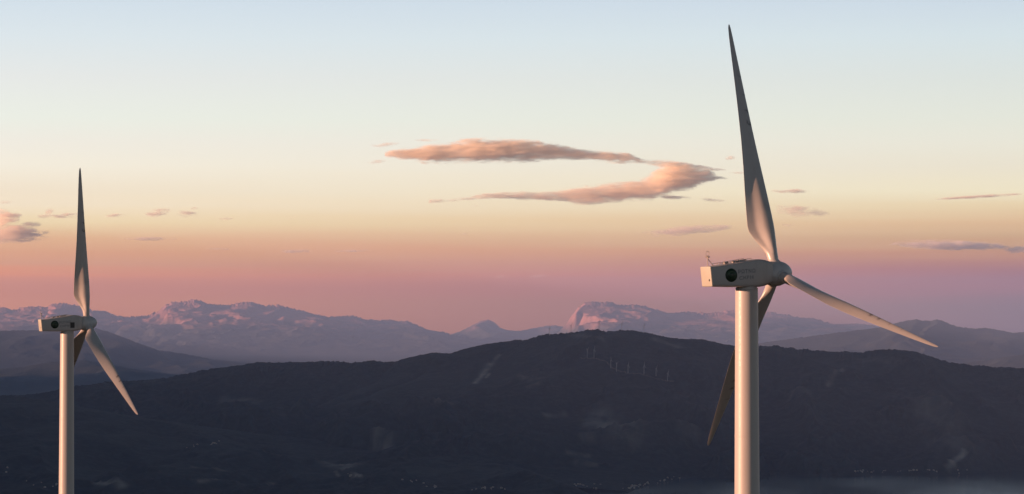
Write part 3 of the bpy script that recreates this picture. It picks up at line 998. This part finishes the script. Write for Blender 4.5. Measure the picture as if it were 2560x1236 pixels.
def cloud_arm(root, top, bot, y, depth, sigma, seed):
    """one long roll of cloud between an upper and a lower edge, as deep as it is broad"""
    top = [at(a, b, y) for a, b in top]
    bot = [at(a, b, y) for a, b in bot]
    x0, x1 = top[0].x, top[-1].x
    z0, z1 = min(p.z for p in bot) - 60, max(p.z for p in top) + 60
    cx, cz = (x0 + x1) / 2, z0
    u = np.linspace(0, 1, 90)
    tz = np.interp(x0 + u * (x1 - x0), [p.x for p in top], [p.z for p in top])
    bz_ = np.interp(x0 + u * (x1 - x0), [p.x for p in bot], [p.z for p in bot])
    rings = []
    for ui, a, b in zip(u, tz, bz_):
        c, h = (a + b) / 2, (a - b) / 2
        hh = h * 1.50 + 26
        yy = h * depth * 1.5 + 60
        rings.append([(x0 + ui * (x1 - x0) - root.location.x, math.cos(q) * yy, c + math.sin(q) * hh - root.location.z) for q in np.linspace(0, 2 * math.pi, 20, endpoint=False)])
    me = loft('cloud_arm', rings)
    n = Nodes('cloud_vapour')
    tc = n.n('ShaderNodeTexCoord').outputs['Object']
    # billows warp the place where the outline is read
    warp = n.n('ShaderNodeTexNoise')
    mp = n.n('ShaderNodeMapping')
    mp.inputs['Scale'].default_value = (1 / 420, 1 / 420, 1 / 190)
    mp.inputs['Location'].default_value = (seed, seed * 2, 0)
    n.put(mp.inputs[0], tc)
    n.put(warp.inputs['Vector'], mp.outputs[0])
    warp.inputs['Scale'].default_value = 1.0
    warp.inputs['Detail'].default_value = 3.0
    sep = n.n('ShaderNodeSeparateXYZ')
    n.put(sep.inputs[0], tc)
    X, Y, Z = sep.outputs
    wz_ = n.math('MULTIPLY', n.math('SUBTRACT', warp.outputs[0], 0.5), 80.0)
    U = n.math('DIVIDE', n.math('SUBTRACT', X, x0 - root.location.x), x1 - x0, clamp=True)

    def curve(vals):
        c = n.n('ShaderNodeFloatCurve')
        cv = c.mapping.curves[0]
        uu = [(p.x - x0) / (x1 - x0) for p in vals]
        zz = [(p.z - z0) / (z1 - z0) for p in vals]
        cv.points[0].location = (uu[0], zz[0])
        cv.points[1].location = (uu[-1], zz[-1])
        for a, b in zip(uu[1:-1], zz[1:-1]):
            cv.points.new(a, b)
        for p in cv.points:
            p.handle_type = 'AUTO_CLAMPED'
        c.mapping.update()
        n.put(c.inputs['Value'], U)
        return n.math('MULTIPLY_ADD', c.outputs[0], z1 - z0, z0 - root.location.z)
    ct, cb = curve(top), curve(bot)
    cen = n.math('MULTIPLY', n.math('ADD', ct, cb), 0.5)
    half = n.math('ADD', n.math('MULTIPLY', n.math('SUBTRACT', ct, cb), 0.5), 4.0)
    q = n.math('DIVIDE', n.math('SUBTRACT', n.math('ADD', Z, n.math('MULTIPLY', wz_, n.math('DIVIDE', half, 190.0, clamp=True))), cen), half)
    r = n.math('DIVIDE', Y, n.math('MULTIPLY', half, depth))
    shape = n.math('SUBTRACT', 1.0, n.math('ADD', n.math('MULTIPLY', q, q), n.math('MULTIPLY', r, r)))
    fine = n.noise(tc, 1.0, 9, 0.70, stretch=(1 / 620, 1 / 360, 1 / 105), dist=0.35)
    d = n.math('ADD', shape, n.math('MULTIPLY', n.math('SUBTRACT', fine, 0.475), 3.6))
    torn = n.noise(tc, 1.0, 6, 0.72, stretch=(1 / 170, 1 / 95, 1 / 40))
    d = n.math('ADD', d, n.math('MULTIPLY', n.math('SUBTRACT', torn, 0.51), 3.0))
    d = n.math('MULTIPLY', n.step(d, 0.0, 1.35), sigma)
    mat = cloud_shader(n, d, (1.0, 0.95, 0.83))
    return link('cloud_arm', me, mat, root)


arm1_top = [(962, 380), (985, 374), (1010, 371), (1045, 366), (1075, 361), (1110, 359), (1150, 350), (1185, 346), (1250, 347), (1300, 349), (1350, 354), (1400, 361), (1450, 371), (1490, 376), (1530, 378), (1560, 382), (1590, 391), (1615, 399), (1660, 401), (1715, 407), (1765, 416), (1815, 424)]
arm1_bot = [(962, 393), (985, 397), (1010, 400), (1045, 405), (1075, 408), (1110, 408), (1150, 406), (1185, 406), (1250, 406), (1300, 404), (1350, 402), (1400, 401), (1450, 402), (1490, 404), (1530, 409), (1560, 410), (1590, 409), (1615, 413), (1660, 422), (1715, 429), (1765, 430), (1815, 426)]
arm2_top = [(1072, 499), (1120, 496), (1180, 490), (1215, 485), (1260, 481), (1310, 480), (1360, 480), (1400, 474), (1440, 467), (1480, 464), (1520, 459), (1560, 454), (1600, 447), (1630, 434), (1660, 420), (1700, 416), (1740, 418), (1762, 421), (1782, 430), (1800, 440), (1822, 446)]
arm2_bot = [(1072, 509), (1120, 507), (1180, 502), (1215, 499), (1260, 497), (1310, 502), (1360, 503), (1400, 505), (1440, 509), (1480, 512), (1520, 510), (1560, 504), (1600, 502), (1630, 498), (1660, 489), (1700, 476), (1740, 466), (1762, 459), (1782, 453), (1800, 450), (1822, 448)]
big = empty('cloud', at(1380, 430, 46000))
tag(big, 'big hooked cloud with grey and orange arms in the middle of the sky', 'cloud')
cloud_arm(big, arm1_top, arm1_bot, 46000, 1.5, 0.017, 3.1)
cloud_arm(big, arm2_top, arm2_bot, 46000, 1.5, 0.016, 8.7)

bm = bmesh.new()
bmesh.ops.create_icosphere(bm, subdivisions=3, radius=1.0)
ME['cloud'] = bm_mesh('cloud', bm)
CLOUD_MATS = {}


def wisp_mat(sigma):
    if sigma in CLOUD_MATS:
        return CLOUD_MATS[sigma]
    n = Nodes('thin_cloud_vapour')
    tcn = n.n('ShaderNodeTexCoord')
    tc = tcn.outputs['Object']
    pos = n.n('ShaderNodeNewGeometry').outputs['Position']
    ln = n.n('ShaderNodeVectorMath', operation='DOT_PRODUCT')
    n.put(ln.inputs[0], tc)
    n.put(ln.inputs[1], tc)
    fine = n.noise(pos, 1.0, 6, 0.62, stretch=(1 / 300, 1 / 300, 1 / 70))
    own = n.noise(tc, 1.3, 4, 0.55, stretch=(1.6, 1, 0.8))
    d = n.math('SUBTRACT', 0.72, ln.outputs['Value'])
    d = n.math('ADD', d, n.math('MULTIPLY', n.math('SUBTRACT', fine, 0.55), 2.4))
    d = n.math('ADD', d, n.math('MULTIPLY', n.math('SUBTRACT', own, 0.5), 1.2))
    d = n.math('MULTIPLY', n.step(d, 0.0, 1.0), n.step(ln.outputs['Value'], 0.6, 1.0, 1.0, 0.0))
    CLOUD_MATS[sigma] = cloud_shader(n, n.math('MULTIPLY', d, sigma * 1.15), (1.0, 0.95, 0.83))
    return CLOUD_MATS[sigma]


G = 'small clouds scattered over the sunset sky'
for cx, cy, w, h, roll, sg, y, lab in (
        (12, 546, 90, 44, 0, .010, 58000, 'grey ragged cloud at the left edge, upper of two'),
        (30, 584, 190, 50, -3, .011, 58000, 'larger grey ragged cloud at the left edge, lower of two'),
        (165, 539, 90, 16, 3, .010, 58000, 'grey cloud wisp touching the upright blade on its left side'),
        (112, 541, 48, 13, 4, .008, 58000, 'short grey wisp between the left edge clouds and the upright blade'),
        (122, 529, 30, 15, 20, .006, 58000, 'faint pink puff just above the short grey wisp at left'),
        (70, 563, 84, 20, 6, .008, 58000, 'peach coloured streak lying on top of the lower left edge cloud'),
        (10, 507, 46, 9, 3, .006, 46000, 'thin peach streak at the left edge above the grey clouds'),
        (285, 539, 60, 12, 2, .011, 58000, 'small flat grey cloud right of the upright blade'),
        (391, 533, 76, 22, 8, .008, 58000, 'small orange cloud, slanting, right of the flat grey one'),
        (470, 535, 86, 17, -3, .010, 58000, 'small greyish pink cloud right of the orange one'),
        (484, 522, 30, 8, 12, .005, 58000, 'tiny pale puff just above the greyish pink cloud'),
        (562, 547, 56, 9, 0, .004, 58000, 'very faint wisp right of the greyish pink cloud'),
        (735, 543, 40, 9, 0, .003, 58000, 'very faint lone wisp in the left half of the sky'),
        (375, 597, 150, 11, 0, .005, 62000, 'flat faint mauve streak low in the sky right of the upright blade'),
        (740, 628, 100, 11, 0, .006, 76000, 'flat pink streak above the long left mountain'),
        (880, 628, 110, 8, 0, .004, 76000, 'fainter pink streak right of the one above the left mountain'),
        (540, 623, 90, 7, 0, .003, 76000, 'thinnest pink streak above the highest peak of the left mountain'),
        (958, 362, 100, 13, 3, .007, 46000, 'peach wisp off the upper left end of the big cloud'),
        (942, 404, 76, 10, 6, .006, 46000, 'peach wisp off the lower left end of the big cloud'),
        (1066, 351, 70, 9, 2, .006, 46000, 'thin peach wisp above the upper arm of the big cloud'),
        (1190, 515, 20, 8, 0, .007, 46000, 'tiny peach puff under the lower arm of the big cloud'),
        (1690, 494, 110, 12, -3, .011, 46000, 'grey wisp trailing below the right bend of the big cloud'),
        (1775, 500, 84, 12, -6, .010, 46000, 'grey wisp between the big cloud and the long blade'),
        (1826, 395, 34, 13, 4, .011, 46000, 'small grey puff left of the long blade, level with the upper arm'),
        (1846, 432, 60, 8, 0, .009, 46000, 'thin grey streak touching the long blade on its left side'),
        (1975, 478, 140, 11, 0, .012, 46000, 'flat dark grey cloud just right of the long blade'),
        (2000, 528, 160, 30, -6, .005, 58000, 'ragged pink wisps under the flat dark grey cloud right of the long blade'),
        (1972, 563, 40, 8, 0, .006, 58000, 'tiny grey wisp low beside the root of the long blade'),
        (1715, 576, 250, 25, 4, .006, 62000, 'pink streaky cloud left of the long blade above the nacelle'),
        (2445, 492, 250, 8, 3, .010, 46000, 'long thin grey streak at the right edge'),
        (2375, 613, 330, 26, -2, .008, 76000, 'long flat mauve cloud at right above the white blade'),
        (2550, 624, 110, 22, 0, .006, 76000, 'mauve cloud cut off by the right edge'),
        (1160, 586, 34, 7, 0, .004, 62000, 'tiny faint wisp below the tail of the big cloud'),
        (1250, 692, 60, 12, 2, .0015, 108000, 'small faint pink puff low above the small peak, left of a pair'),
        (1345, 690, 70, 12, 2, .0015, 108000, 'small faint pink puff low above the small peak, right of a pair')):
    o = link('cloud', ME['cloud'], None)
    o.location = at(cx, cy, y)
    px = y / F
    o.scale = (w * px / 2 * 1.15, max(h * px * 1.2, w * px * 0.22), h * px / 2 * 1.3)
    o.rotation_euler = (0, R(-roll), 0)
    if len(ME['cloud'].materials) == 0:
        ME['cloud'].materials.append(wisp_mat(sg))
    o.material_slots[0].link = 'OBJECT'
    o.material_slots[0].material = wisp_mat(sg)
    tag(o, lab, 'cloud', G)

# ------------------------------------------------------------------ haze
me = mesh_from('haze', [(-75000, -32000, SEA - 5), (75000, -32000, SEA - 5), (75000, 100000, SEA - 5), (-75000, 100000, SEA - 5), (-75000, -32000, CAM_Z + 1470), (75000, -32000, CAM_Z + 1470), (75000, 100000, CAM_Z + 1470), (-75000, 100000, CAM_Z + 1470)], [(3, 2, 1, 0), (4, 5, 6, 7), (0, 1, 5, 4), (1, 2, 6, 5), (2, 3, 7, 6), (3, 0, 4, 7)], False)
n = Nodes('valley_haze')
v = n.n('ShaderNodeVolumePrincipled')
v.inputs['Color'].default_value = HAZE_COLOR + (1,)
v.inputs['Density'].default_value = HAZE_DENSITY
n.t.links.new(v.outputs[0], n.out.inputs['Volume'])
tag(link('haze', me, n.m), kind='stuff')
